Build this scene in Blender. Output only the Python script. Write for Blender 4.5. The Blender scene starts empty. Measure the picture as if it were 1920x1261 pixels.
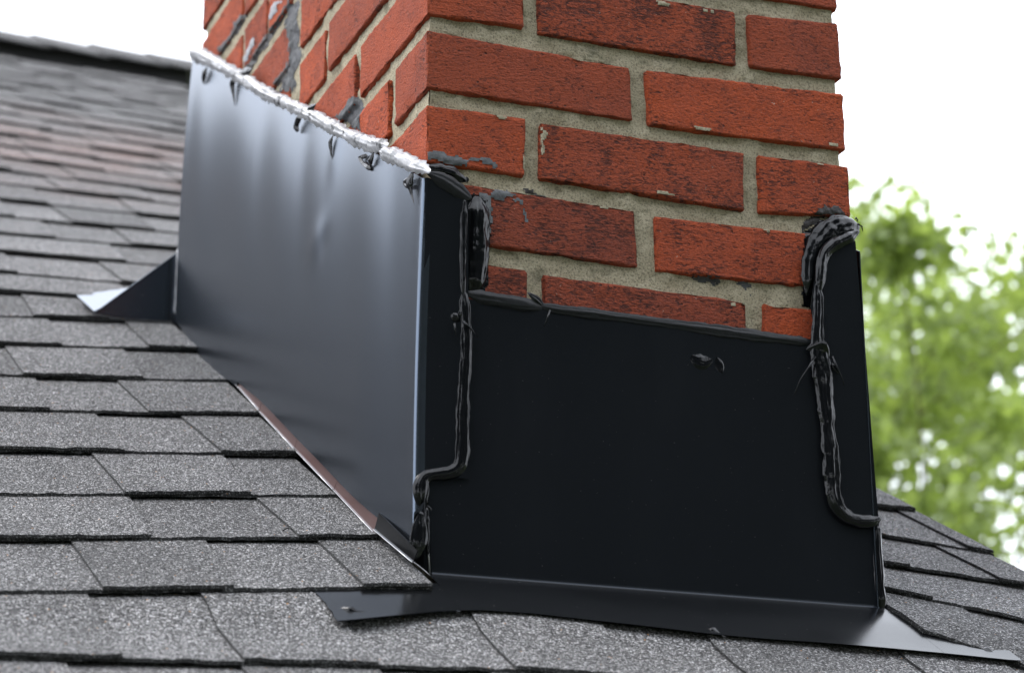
import bpy, bmesh, math, random
import numpy as np
from mathutils import Vector, Matrix, noise

rnd = random.Random(7)
scene = bpy.context.scene
COL = scene.collection
R = math.radians

# ------------------------------------------------------------------ camera
CAM = Vector((-0.66581, -1.93861, -0.96817))
YAW, PIT, ROLL, FPX = 0.367043, 0.313317, -0.0065516, 4693.86      # FPX: focal length in pixels of the 1920 px wide photograph
fw = Vector((math.sin(YAW)*math.cos(PIT), math.cos(YAW)*math.cos(PIT), math.sin(PIT)))
r0 = Vector((math.cos(YAW), -math.sin(YAW), 0)); u0 = r0.cross(fw)
RT = r0*math.cos(ROLL) + u0*math.sin(ROLL); UP = -r0*math.sin(ROLL) + u0*math.cos(ROLL)
cd = bpy.data.cameras.new('camera'); cam = bpy.data.objects.new('camera', cd); COL.objects.link(cam)
m3 = Matrix((RT, UP, -fw)).transposed()
cam.matrix_world = Matrix.Translation(CAM) @ m3.to_4x4()
cd.sensor_fit = 'HORIZONTAL'; cd.sensor_width = 36; cd.lens = FPX/1920*36
cd.clip_start = 0.05; cd.clip_end = 900
cd.dof.use_dof = True
cd.dof.focus_distance = (Vector((0.12, 0, -0.2)) - CAM).dot(fw)
cd.dof.aperture_fstop = 7.8; cd.dof.aperture_blades = 0
scene.camera = cam

# ------------------------------------------------------------------ sky, sun, exposure
w = bpy.data.worlds.new('World'); scene.world = w; w.use_nodes = True
nt = w.node_tree; nt.nodes.clear()
SUN_EL, SUN_AZ = R(58), R(-70)          # azimuth measured from +Y towards +X: the sun stands to the left
sky = nt.nodes.new('ShaderNodeTexSky'); sky.sky_type = 'NISHITA'; sky.sun_disc = False
sky.sun_elevation = SUN_EL; sky.sun_rotation = SUN_AZ; sky.air_density = 1; sky.dust_density = 4
mix = nt.nodes.new('ShaderNodeMix'); mix.data_type = 'RGBA'; mix.inputs['Factor'].default_value = 0.86
mix.inputs['B'].default_value = (15.1, 15.8, 17.1, 1)             # even white cloud cover
bg = nt.nodes.new('ShaderNodeBackground'); bg.inputs['Strength'].default_value = 0.12
wo = nt.nodes.new('ShaderNodeOutputWorld')
nt.links.new(sky.outputs[0], mix.inputs['A']); nt.links.new(mix.outputs['Result'], bg.inputs['Color'])
nt.links.new(bg.outputs[0], wo.inputs['Surface'])
sd = bpy.data.lights.new('sun', 'SUN'); sd.energy = 1.0; sd.angle = R(18); sd.color = (1, 0.96, 0.9)
sun = bpy.data.objects.new('sun', sd); COL.objects.link(sun)
sdir = Vector((math.sin(SUN_AZ)*math.cos(SUN_EL), math.cos(SUN_AZ)*math.cos(SUN_EL), math.sin(SUN_EL)))
sun.rotation_euler = sdir.to_track_quat('Z', 'Y').to_euler(); sun.location = sdir*30
scene.view_settings.view_transform = 'Standard'; scene.view_settings.look = 'None'
scene.view_settings.exposure = 0.8; scene.view_settings.gamma = 1; scene.view_settings.use_curve_mapping = False

# ------------------------------------------------------------------ from a point of the photograph to a point on a known surface
S, Z0 = 0.553, -0.505                    # the roof plane: z = Z0 + S*y
def ray(u, v): return fw + RT*((u-960)/FPX) - UP*((v-630.5)/FPX)
def on_y(u, v, y=0.0):
    d = ray(u, v); return CAM + d*((y-CAM.y)/d.y)
def on_x(u, v, x=0.0):
    d = ray(u, v); return CAM + d*((x-CAM.x)/d.x)
def on_roof(u, v, h=0.0):
    d = ray(u, v); return CAM + d*((Z0+h+S*CAM.y-CAM.z)/(d.z-S*d.y))
def proj(p):
    d = Vector(p)-CAM; k = d.dot(fw); return 960+FPX*d.dot(RT)/k, 630.5-FPX*d.dot(UP)/k
def sstep(a, b, x):
    t = min(1, max(0, (x-a)/(b-a))); return t*t*(3-2*t)
def n3(x, y, z=0.0): return noise.noise(Vector((x, y, z)))

# ------------------------------------------------------------------ helpers for materials
class NB:
    def __init__(s, name):
        s.m = bpy.data.materials.new(name); s.m.use_nodes = True; s.t = s.m.node_tree; s.t.nodes.clear()
        s.out = s.n('ShaderNodeOutputMaterial'); s.b = s.n('ShaderNodeBsdfPrincipled'); s.l(s.b.outputs[0], s.out.inputs[0])
    def n(s, k, **kw):
        x = s.t.nodes.new(k)
        for a, b in kw.items(): setattr(x, a, b)
        return x
    def l(s, a, b): s.t.links.new(a, b)
    def coord(s, scale=(1, 1, 1)):
        c = s.n('ShaderNodeTexCoord'); mp = s.n('ShaderNodeMapping'); mp.inputs['Scale'].default_value = scale
        s.l(c.outputs['Object'], mp.inputs[0]); return mp.outputs[0]
    def noise(s, vec, scale, detail=4, rough=.55, dist=0):
        x = s.n('ShaderNodeTexNoise'); x.inputs['Scale'].default_value = scale; x.inputs['Detail'].default_value = detail
        x.inputs['Roughness'].default_value = rough; x.inputs['Distortion'].default_value = dist; s.l(vec, x.inputs['Vector']); return x.outputs['Fac']
    def vor(s, vec, scale, feature='F1', out='Color'):
        x = s.n('ShaderNodeTexVoronoi', feature=feature); x.inputs['Scale'].default_value = scale; s.l(vec, x.inputs['Vector']); return x.outputs[out]
    def ramp(s, fac, stops, interp='LINEAR'):
        x = s.n('ShaderNodeValToRGB'); e = x.color_ramp.elements; x.color_ramp.interpolation = interp
        while len(e) < len(stops): e.new(0.5)
        for i, (p, c) in enumerate(stops):
            e[i].position = p; e[i].color = (c, c, c, 1) if isinstance(c, (int, float)) else (*c, 1)
        s.l(fac, x.inputs[0]); return x.outputs[0]
    def mix(s, fac, a, b, mode='MIX'):
        x = s.n('ShaderNodeMix', data_type='RGBA', blend_type=mode)
        for k, v in (('Factor', fac), ('A', a), ('B', b)):
            i = x.inputs[k]
            if hasattr(v, 'links'): s.l(v, i)
            elif isinstance(v, (int, float)): i.default_value = v if k == 'Factor' else (v, v, v, 1)
            else: i.default_value = (*v, 1)
        return x.outputs['Result']
    def math(s, op, a, b=0.0, clamp=False):
        x = s.n('ShaderNodeMath', operation=op, use_clamp=clamp)
        for i, v in enumerate((a, b)):
            if hasattr(v, 'links'): s.l(v, x.inputs[i])
            else: x.inputs[i].default_value = v
        return x.outputs[0]
    def bump(s, h, strength=.5, dist=.001, prev=None):
        x = s.n('ShaderNodeBump'); x.inputs['Strength'].default_value = strength; x.inputs['Distance'].default_value = dist
        s.l(h, x.inputs['Height'])
        if prev is not None: s.l(prev, x.inputs['Normal'])
        s.l(x.outputs[0], s.b.inputs['Normal']); return x.outputs[0]
    def set(s, **kw):
        names = dict(col='Base Color', rough='Roughness', metal='Metallic', ior='IOR', spec='Specular IOR Level', coat='Coat Weight', coatr='Coat Roughness')
        for k, v in kw.items():
            i = s.b.inputs[names[k]]
            if hasattr(v, 'links'): s.l(v, i)
            elif k == 'col': i.default_value = (*v, 1)
            else: i.default_value = v
        return s

M = {}
# brick: orange red, short dark horizontal pits, pale specks of mortar
b = NB('brick_clay')
info = b.n('ShaderNodeObjectInfo')
base = b.ramp(info.outputs['Random'], [(0, (.32, .060, .022)), (.3, (.45, .074, .019)), (.62, (.48, .079, .019)), (.85, (.39, .067, .021)), (1, (.26, .052, .023))])
vc = b.coord()
mot = b.noise(vc, 22, 5, .6)
base = b.mix(b.ramp(mot, [(.42, 0), (.72, .5)]), base, (.22, .046, .026))
fine = b.noise(b.coord((1, 1, 1.4)), 420, 3, .7)
base = b.mix(b.ramp(fine, [(.36, .6), (.52, 0)]), base, (.15, .032, .018))
base = b.mix(b.ramp(fine, [(.60, 0), (.75, .45)]), base, (.62, .15, .06))
gr = b.noise(b.coord((1, 1, 1.8)), 190, 4, .7)
base = b.mix(b.ramp(gr, [(.33, .85), (.41, 0)]), base, (.05, .015, .011))
pit = b.noise(b.coord((95, 95, 300)), 1.6, 5, .66, .9)
zone = b.noise(vc, 30, 2, .5)
rz = b.math('MULTIPLY', info.outputs['Random'], 6.0); rz = b.math('FRACT', rz)
thr = b.math('ADD', b.math('MULTIPLY', zone, .30), b.math('MULTIPLY', rz, .14))
pitm = b.math('SUBTRACT', b.math('ADD', thr, .212), pit); pitm = b.math('MULTIPLY', pitm, 9.0, True)
holes = b.ramp(b.vor(b.coord((1, 1, 1.3)), 95, 'F1', 'Distance'), [(.07, 1), (.16, 0)])
hz = b.math('MULTIPLY', holes, b.ramp(b.noise(vc, 60, 2), [(.5, 0), (.58, 1)]))
pitm = b.math('MAXIMUM', pitm, hz)
base = b.mix(b.math('MULTIPLY', pitm, .8), base, (.035, .012, .010))
sp = b.noise(vc, 260, 2, .5); spz = b.noise(vc, 14, 2, .5)
spk = b.math('MULTIPLY', b.ramp(sp, [(.70, 0), (.75, 1)]), b.ramp(spz, [(.45, 0), (.6, 1)]))
base = b.mix(b.math('MULTIPLY', spk, .75), base, (.42, .36, .30))
h = b.math('SUBTRACT', b.math('MULTIPLY', fine, .35), b.math('MULTIPLY', pitm, .8))
h = b.math('ADD', h, b.math('MULTIPLY', mot, .5)); h = b.math('ADD', h, b.math('MULTIPLY', gr, 1.1))
b.set(col=base, rough=.82, spec=.35); b.bump(h, 1.0, .0034); M['brick'] = b.m

# mortar
b = NB('mortar'); vc = b.coord()
f1 = b.noise(vc, 18, 4, .6); f2 = b.noise(vc, 520, 3, .7); f3 = b.noise(vc, 90, 3, .6)
c = b.mix(f1, (.32, .275, .19), (.50, .445, .33))
c = b.mix(b.ramp(f2, [(.36, .75), (.52, 0)]), c, (.12, .105, .075))
c = b.mix(b.ramp(f2, [(.62, 0), (.72, .7)]), c, (.5, .47, .40))
c = b.mix(b.ramp(b.noise(vc, 34, 4, .6), [(.60, 0), (.72, .6)]), c, (.085, .085, .055))
b.set(col=c, rough=.95, spec=.2); b.bump(b.math('ADD', b.math('MULTIPLY', f2, .5), f3), .8, .003); M['mortar'] = b.m

# black painted sheet metal
def metal(name, col, rough, ior, dust=.5, dents=0.0, filmk=1.0, tint=(.74, .85, 1)):
    b = NB(name); vc = b.coord()
    d = b.noise(b.coord((1, 1, 1.6)), 310, 1, .5)
    dm = b.ramp(d, [(.775, 0), (.80, dust)])
    c = b.mix(dm, col, (.28, .27, .25))
    film = b.noise(b.coord((1, 1, .25)), 9, 4, .65)
    c = b.mix(b.ramp(film, [(.5, 0), (.8, .06*filmk)]), c, (.05, .05, .055))
    r = b.math('ADD', b.math('MULTIPLY', film, .10*filmk), rough-.05*filmk)
    b.set(col=c, rough=r, ior=ior); b.b.inputs['Specular Tint'].default_value = (*tint, 1)  # blue of the reflected sky put into the sheen
    if dents: b.bump(b.noise(vc, 7, 2, .5), dents, .01)
    return b.m
M['metal'] = metal('black_sheet_metal', (.0045, .005, .0058), .27, 2.25, .30, 0, 0, (.64, .78, 1))
M['metal_flat'] = metal('black_sheet_metal_weathered', (.0035, .0038, .0042), .19, 1.27, .30, .14)
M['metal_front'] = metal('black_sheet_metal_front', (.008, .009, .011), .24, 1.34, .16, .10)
M['brown'] = metal('brown_sheet_metal', (.085, .040, .033), .34, 1.6, .3, .2)
M['edge'] = NB('bare_metal_edge').set(col=(.55, .55, .56), rough=.35, metal=1.0).m

# sealant
b = NB('black_sealant'); vc = b.coord()
b.set(col=(.005, .0055, .007), rough=.15, ior=1.36)
b.bump(b.noise(b.coord((1, 1, .09)), 520, 1, .5), .22, .0012, b.bump(b.noise(vc, 110, 2, .5), .3, .0016)); M['sealant'] = b.m
b = NB('dull_sealant'); vc = b.coord(); b.set(col=(.009, .010, .012), rough=.5, ior=1.35)
b.bump(b.noise(vc, 160, 3, .6), .4, .0015); M['sealant_dull'] = b.m
b = NB('silvery_sealant'); vc = b.coord(); f = b.ramp(b.noise(vc, 75, 3, .6), [(.33, 0), (.43, 1)])
b.set(col=b.mix(f, (.05, .05, .055), (.36, .36, .38)), rough=.36, ior=b.math('ADD', b.math('MULTIPLY', f, .5), 1.6))
b.bump(b.noise(vc, 150, 2, .5), .15, .0012); M['silver'] = b.m
b = NB('grey_smear'); vc = b.coord(); f = b.noise(vc, 110, 5, .7)
b.set(col=b.ramp(f, [(.3, (.035, .037, .040)), (.5, (.085, .09, .098)), (.75, (.16, .165, .175))]), rough=.6); b.bump(f, .6, .002); M['smear'] = b.m
b = NB('grey_tar'); vc = b.coord(); f = b.noise(vc, 90, 5, .7)
b.set(col=b.ramp(f, [(.3, (.015, .015, .017)), (.55, (.055, .057, .062)), (.8, (.13, .135, .145))]), rough=.6); b.bump(f, .8, .003); M['tar'] = b.m
b = NB('pale_dried_sealant'); vc = b.coord(); f = b.noise(vc, 120, 4, .7)
b.set(col=b.ramp(f, [(.3, (.16, .16, .17)), (.7, (.42, .42, .45))]), rough=.5); b.bump(f, .6, .002); M['pale'] = b.m
b = NB('dark_tar'); vc = b.coord(); f = b.noise(vc, 70, 4, .7)
b.set(col=b.ramp(f, [(.3, (.006, .005, .005)), (.75, (.03, .022, .02))]), rough=.5); b.bump(f, .8, .003); M['dark_tar'] = b.m

# asphalt shingle granules
b = NB('asphalt_granules'); vc = b.coord()
info = b.n('ShaderNodeObjectInfo')
cell = b.vor(b.coord((1, 1, 1)), 760, 'F1', 'Color')
sep = b.n('ShaderNodeSeparateColor'); b.l(cell, sep.inputs[0])
g = b.ramp(sep.outputs[0], [(0, .016), (.28, .058), (.55, .115), (.78, .19), (.92, .34), (1, .58)])
tint = b.mix(b.math('MULTIPLY', sep.outputs[1], .5), (1, 1, 1.03), (1.0, .93, .87))
g = b.mix(1.0, g, tint, 'MULTIPLY')
och = b.math('GREATER_THAN', sep.outputs[2], .9988); g = b.mix(och, g, (.42, .20, .06))
tone = b.ramp(info.outputs['Random'], [(0, .78), (.5, .96), (1, 1.13)])
g = b.mix(1.0, g, tone, 'MULTIPLY')
big = b.noise(vc, 9, 3, .55); g = b.mix(1.0, g, b.ramp(big, [(.3, .86), (.7, 1.10)]), 'MULTIPLY')
gp = b.n('ShaderNodeMapping'); gp.inputs['Location'].default_value = (-.12, -2.3, -.75); b.l(vc, gp.inputs[0])
ln = b.n('ShaderNodeVectorMath', operation='LENGTH'); b.l(gp.outputs[0], ln.inputs[0])
rust = b.math('MULTIPLY', b.ramp(ln.outputs['Value'], [(.15, 1), (.75, 0)]), b.ramp(b.noise(vc, 5, 3, .6), [(.35, .2), (.65, .9)]))
g = b.mix(rust, g, b.mix(1.0, g, (1.35, .95, .85), 'MULTIPLY'))
b.set(col=g, rough=.92, spec=.3)
hd = b.vor(vc, 760, 'F1', 'Distance')
b.bump(b.math('ADD', b.math('MULTIPLY', hd, -1.0), b.math('MULTIPLY', b.noise(vc, 40, 3), .5)), .8, .0018); M['shingle'] = b.m
b = NB('asphalt_edge'); vc = b.coord(); f = b.noise(vc, 700, 2, .6)
b.set(col=b.ramp(f, [(.4, .006), (.57, .012), (.64, .13)]), rough=.9); M['butt'] = b.m
M['deck'] = NB('roofing_felt').set(col=(.012, .012, .013), rough=.95).m
b = NB('vent_plastic'); b.set(col=(.012, .012, .013), rough=.7); M['vent'] = b.m
b = NB('white_trim'); vc = b.coord(); b.set(col=b.mix(b.noise(vc, 6, 4), (.62, .62, .6), (.78, .78, .76)), rough=.55); M['trim'] = b.m
b = NB('wall_siding'); vc = b.coord((.2, .2, 7)); f = b.noise(vc, 1, 2); b.set(col=b.mix(f, (.42, .40, .36), (.5, .48, .44)), rough=.7); M['siding'] = b.m

# leaves, bark, grass
def leafmat(name, c0, c1, tr):
    b = NB(name); g = b.n('ShaderNodeNewGeometry')
    c = b.mix(g.outputs['Random Per Island'], c0, c1)
    b.set(col=c, rough=.5, spec=.4)
    t = b.n('ShaderNodeBsdfTranslucent'); b.l(b.mix(1.0, c, (1.5, 1.6, .7), 'MULTIPLY'), t.inputs[0])
    mx = b.n('ShaderNodeMixShader'); mx.inputs[0].default_value = tr
    b.l(b.b.outputs[0], mx.inputs[1]); b.l(t.outputs[0], mx.inputs[2]); b.l(mx.outputs[0], b.out.inputs[0])
    return b.m
M['leaf'] = leafmat('maple_leaf', (.175, .225, .085), (.29, .345, .155), .52)
M['leaf_dark'] = leafmat('oak_leaf', (.018, .036, .009), (.034, .058, .015), .25)
b = NB('bark'); vc = b.coord((6, 6, 1.5)); f = b.noise(vc, 3, 5, .7); b.set(col=b.mix(f, (.05, .04, .03), (.14, .115, .09)), rough=.95); b.bump(f, .8, .02); M['bark'] = b.m
b = NB('lawn'); vc = b.coord(); f = b.noise(vc, .7, 5, .65); b.set(col=b.mix(f, (.035, .055, .014), (.07, .095, .028)), rough=.95); M['grass'] = b.m

# ------------------------------------------------------------------ helpers for objects
def empty(name, label, cat, loc=(0, 0, 0), group=None):
    o = bpy.data.objects.new(name, None); COL.objects.link(o); o.location = loc
    o['label'] = label; o['category'] = cat
    if group: o['group'] = group
    return o
def mesh(name, verts, faces, mats, parent=None, smooth=True, midx=None):
    me = bpy.data.meshes.new(name); me.from_pydata([tuple(v) for v in verts], [], faces)
    for m in (mats if isinstance(mats, (list, tuple)) else [mats]): me.materials.append(m)
    if smooth: me.polygons.foreach_set('use_smooth', [True]*len(me.polygons))
    if midx: me.polygons.foreach_set('material_index', midx)
    me.update()
    o = bpy.data.objects.new(name, me); COL.objects.link(o)
    if parent:
        o.parent = parent; o.matrix_parent_inverse = Matrix.Translation(-world_loc(parent))
    return o
def world_loc(o):
    v = Vector(o.location) if o.type == 'EMPTY' else Vector((0, 0, 0))
    return v
def bmobj(name, bm, mats, parent=None, smooth=True):
    bmesh.ops.recalc_face_normals(bm, faces=bm.faces[:])
    me = bpy.data.meshes.new(name); bm.to_mesh(me); bm.free()
    for m in (mats if isinstance(mats, (list, tuple)) else [mats]): me.materials.append(m)
    if smooth: me.polygons.foreach_set('use_smooth', [True]*len(me.polygons))
    o = bpy.data.objects.new(name, me); COL.objects.link(o)
    if parent:
        o.parent = parent; o.matrix_parent_inverse = Matrix.Translation(-world_loc(parent))
    return o
def box_bm(x0, x1, y0, y1, z0, z1):
    bm = bmesh.new(); v = [bm.verts.new((x, y, z)) for x in (x0, x1) for y in (y0, y1) for z in (z0, z1)]
    for f in ((0, 1, 3, 2), (4, 6, 7, 5), (0, 4, 5, 1), (2, 3, 7, 6), (0, 2, 6, 4), (1, 5, 7, 3)): bm.faces.new([v[i] for i in f])
    return bm
def solidify(verts, faces, off):
    """close a sheet into a thin solid: off = vector per vertex for the other side"""
    n = len(verts); V = [Vector(v) for v in verts]+[Vector(v)+o for v, o in zip(verts, off)]
    F = [tuple(f) for f in faces]+[tuple(i+n for i in reversed(f)) for f in faces]
    cnt = {}; dup_ = {}
    for f in faces:
        for a, b_ in zip(f, f[1:]+f[:1]): cnt[(a, b_)] = 1
    def rim(i):
        if i not in dup_: dup_[i] = len(V); V.append(V[i]*1.0)
        return dup_[i]
    for (a, b_) in list(cnt):
        if (b_, a) not in cnt: F.append((rim(b_), rim(a), rim(a+n), rim(b_+n)))
    return V, F
def grid_faces(nx, ny):
    return [(j*nx+i, j*nx+i+1, (j+1)*nx+i+1, (j+1)*nx+i) for j in range(ny-1) for i in range(nx-1)]

# ================================================================== the setting
gv = [(-300, -300, -4.3), (300, -300, -4.3), (300, 300, -4.3), (-300, 300, -4.3)]
o = mesh('ground', gv, [(0, 1, 2, 3)], M['grass'], smooth=False); o['kind'] = 'structure'

# ================================================================== the house roof
house = empty('house', 'house roof of weathered grey laminated shingles with a black vented ridge', 'house')
XL, XR = -5.2, 0.66
YE, YR = -0.93, 3.99                      # eave and ridge
TW = [(-1.2, .03), (-.185, .035), (-.053, .079), (.88, .079), (.98, .034), (1.4, .034), (1.8, .002), (2.07, -.02), (2.8, -.022), (4.2, -.012)]
def tw(y):
    for (a, p), (b_, q) in zip(TW, TW[1:]):
        if y <= b_: return p+(q-p)*max(0, (y-a)/(b_-a))
    return TW[-1][1]
def xref(y): return -.02 if y < .95 else -.02+.22*(y-.95)
def zroof(x, y):
    z = Z0+S*y
    d = xref(y)-x
    if d > 0: z -= tw(y)*(d if d < .5 else .5+.5*(1-math.exp(-(d-.5)/.5)))
    elif y > .95: z -= tw(y)*max(d, -.6)
    z -= .016*sstep(-.05, -.13, y)
    return z
def wob(x, y): return .0012*n3(x*3.1, y*2.7, 4.4)+.0006*n3(x*11, y*9, 1.7)
TH, HB, HH = .0030, .0095, .0020
def ys_at(yk, x): return yk(x) if callable(yk) else yk

def strip(name, x0, x1, yk, yh, raise_=0.0, parent=None, thick=TH, taper=(0, 0), step=.016, over=.022, seed=0):
    """one piece of shingle: butt line yk, top edge under the course whose butt line is yh"""
    if abs(ys_at(yk, 0)) < .8: step = .0055
    n = max(2, int((x1-x0)/step)); rows = 5
    top = []; off = []
    for j in range(rows):
        t = j/(rows-1)
        for i in range(n+1):
            s = i/n
            xa = x0+taper[0]*t; xb = x1+taper[1]*t
            x = xa+(xb-xa)*s
            ya, yb = ys_at(yk, x), ys_at(yh, x)+over
            y = ya+(yb-ya)*t
            if j == 0: y += .0013*n3(x*70, seed*3.1)+.0016*n3(x*9, seed*1.3)+.0013*n3(x*230, seed*2.3)
            hh = (HB*(1-t)+HH*t) - HB
            if j == 0: hh -= .0004-.0009*n3(x*190, seed*1.1)-.0010*n3(x*26, seed*5.1)
            if 0 < j and (i == 0 or i == n): x += .0008*n3(y*60, seed)
            top.append(Vector((x, y, zroof(x, y)+hh+raise_+wob(x, y)))); off.append(Vector((0, 0, -thick)))
    nx = n+1
    F = grid_faces(nx, rows)
    V, FF = solidify(top, F, off)
    nt_ = len(F); mi = [0]*nt_+[1]*(len(FF)-nt_)
    o = mesh(name, V, FF, [M['shingle'], M['butt']], parent, True, mi)
    # crisp edges: flat shading of the cut sides
    for p in o.data.polygons[nt_*2:]: p.use_smooth = False
    return o

YK = [-.91, -.765, -.62, -.475, -.33, -.185, -.053, .071, .191, .325, .466, .604, .742, .881, .985, 1.105, 1.25, 1.392, 1.53, 1.668, 1.808, 1.936,
      2.075, 2.218, 2.364, 2.513, 2.665, 2.815, 2.965, 3.115, 3.265, 3.415, 3.565, 3.715, 3.86]
KB = 6                                     # index of the course that ends on the apron
def x_at(u, y):
    a, b_ = -1.6, 1.2
    for _ in range(40):
        m_ = (a+b_)/2
        if proj((m_, y, zroof(m_, y)))[0] < u: a = m_
        else: b_ = m_
    return a
TABS = {5: [(-90, 230), (457, 709), (966, 1223), (1420, 1640), (1800, 1990)], 6: [(-260, -70), (192, 438), (681, 999)], 7: [(-120, 283), (560, 999)], 8: [(-240, -60), (233, 470)],
        9: [(-70, 233), (415, 999)], 10: [(-90, 93), (278, 999)], 11: [(43, 267), (417, 999)], 12: [(-90, 115), (278, 999)], 13: [(62, 205)]}
CHX0, CHX1 = -.0205, .4285
# right side of the chimney: courses with their own lines
RK = [lambda x: -.068-.56*(x-.4325), lambda x: .03-.46*(x-.47), lambda x: .122-.25*(x-.509), lambda x: .224-.33*(x-.564), lambda x: .332-.11*(x-.624),
      .452, .58, .71, .84, .985]
def lay(x0, x1, k, yk, yh, tabs=None, sd_=0, minlen=.12):
    rr = random.Random(100+k*7+sd_)
    # backing strips about a metre long
    cuts = [x0]; x = x0+rr.uniform(.35, .95)
    while x < x1-minlen: cuts.append(x); x += .985
    cuts.append(x1)
    par = []
    for i in range(len(cuts)-1):
        s_ = strip('shingle', cuts[i]+(.0012 if i else 0), cuts[i+1]-(.0012 if i < len(cuts)-2 else 0), yk, yh, 0, house, seed=k*5+i+sd_)
        par.append((cuts[i], cuts[i+1], s_))
    if tabs is None:
        tabs = []; x = x0-rr.uniform(0, .12)
        while x < x1:
            w_ = rr.choice((.10, .125, .15, .19)); tabs.append((x, x+w_)); x += w_+rr.choice((.085, .11, .135, .17))
    for i, (a, b_) in enumerate(tabs):
        a_, e_ = max(a, x0), min(b_, x1)
        if e_-a_ < .02: continue
        p = [q for q in par if q[0] <= (a_+e_)/2 <= q[1]][0][2]
        ta = rr.uniform(-.010, .004) if a_ > x0 else 0; tb = rr.uniform(-.004, .010) if e_ < x1 else 0
        t_ = strip('shingle_tab', a_, e_, (lambda X, f=yk: ys_at(f, X)-.0015), yh, TH, None, TH*.96, (ta, tb), seed=k*11+i+50+sd_)
        t_.parent = p
XV = -1.25
for k in range(len(YK)-1):
    yk, yh = YK[k], YK[k+1]
    tabs = None
    if k in TABS:
        tabs = [(x_at(a, yk), (x_at(b_, yk) if b_ < 990 or k == 5 else 0)) for a, b_ in TABS[k]]
        x = tabs[0][0]-.12
        while x > XV: tabs.insert(0, (x-.13, x)); x -= .25
    if k < KB: lay(XV, XR, k, yk, yh, tabs)
    elif k <= 13: lay(XV, CHX0+(.009 if k == KB else .003 if k == 7 else 0), k, yk, yh, tabs)
    else: lay(XV if k < 24 else -.75, XR, k, yk, yh, tabs)
for i in range(len(RK)-1):
    lay(CHX1+(.004 if i == 0 else 0), XR+.004*(i % 3)+(.01 if i == 3 else 0), 60+i, RK[i], RK[i+1], None, 300, .1)
def twig(pts, name, label):
    P = [on_roof(u, v, -.0035) for u, v in pts]
    P = [Vector((p.x, p.y, p.z+.0018+.0015*math.sin(math.pi*i/(len(P)-1)))) for i, p in enumerate(P)]
    V, F = [], []
    for i, p in enumerate(P):
        r_ = .0007*(1-.5*i/(len(P)-1))
        for k in range(5): V.append(p+Vector((0, r_*math.cos(k*1.2566), r_*math.sin(k*1.2566))))
    for i in range(len(P)-1):
        for k in range(5): F.append((i*5+k, i*5+(k+1) % 5, (i+1)*5+(k+1) % 5, (i+1)*5+k))
    o = mesh(name, V, F, M['butt']); o['label'] = label; o['category'] = 'twig'; return o
# the far left of the roof, beyond the picture: the same courses joined
V, F = [], []
for k in range(len(YK)-1):
    x1_ = XV-.001 if k < 24 else -.751
    for i in range(0, 40):
        a = x1_-(i)*.1; b_ = x1_-(i+1)*.1
        if b_ < XL: break
        rs = TH if rnd.random() < .5 else 0
        q = len(V)
        for (x, t) in ((b_, 0), (a, 0), (a, 1), (b_, 1)):
            y = YK[k]+(YK[k+1]+.02-YK[k])*t
            V.append((x, y, zroof(x, y)+(HB*(1-t)+HH*t)-HB+rs))
        for (x, t) in ((b_, 0), (a, 0)): V.append((x, YK[k], zroof(x, YK[k])-.008))
        F += [(q, q+1, q+2, q+3), (q+4, q+5, q+1, q)]
o = mesh('shingle_field', V, F, M['shingle'], house, False); o['kind'] = 'stuff'
# deck below the shingles
V = []; nx, ny = 60, 60
for j in range(ny):
    y = YE+.02+(YR+.02-YE-.02)*j/(ny-1)
    for i in range(nx):
        x = XL+(XR-.02-XL)*i/(nx-1); V.append(Vector((x, y, zroof(x, y)-.016)))
V, F = solidify(V, grid_faces(nx, ny), [Vector((0, 0, -.035))]*(nx*ny))
mesh('roof_deck', V, F, M['deck'], house, False)
zr = Z0+S*YR
mesh('roof_deck', [(XL, YR+.06, zr-.02), (XR-.02, YR+.06, zr-.02), (XR-.02, 9.0, zr-2.75), (XL, 9.0, zr-2.75)], [(0, 1, 2, 3)], M['shingle'], house, False)
# ridge vent with its caps
bm = bmesh.new()
def zv(x, y): return zroof(x, min(y, YR))
xs = [XL+(XR+.02-XL)*i/50 for i in range(51)]
rows = []
for x in xs:
    y0 = 3.872; z0 = zv(x, y0)
    P = [(x, y0, z0-.01), (x, y0-.003, z0+.042), (x, YR+.03, zv(x, YR)+.060), (x, YR+.20, zv(x, YR)-.02), (x, YR+.20, zv(x, YR)-.06)]
    rows.append([bm.verts.new(p) for p in P])
for a, b_ in zip(rows, rows[1:]):
    for i in range(4): bm.faces.new((a[i], a[i+1], b_[i+1], b_[i]))
bmobj('ridge_vent', bm, M['vent'], house, False)
x = -.45; k = 0
while x < XR+.02:
    e = x+.150; V = []
    for j, xx in enumerate((x, e+.02)):
        lift = .010 if j == 0 else .003
        for (y, dz) in ((3.845, .041), (3.90, .048), (YR+.03, .062), (YR+.21, -.02)):
            yy = y+rnd.uniform(-.003, .003); V.append(Vector((xx, yy, zv(xx, y)+dz+lift+rnd.uniform(-.001, .001))))
    V, F = solidify(V, grid_faces(4, 2), [Vector((0, 0, -.007))]*8)
    mesh('ridge_cap', V, F, M['shingle'], house, False); x = e
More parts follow.
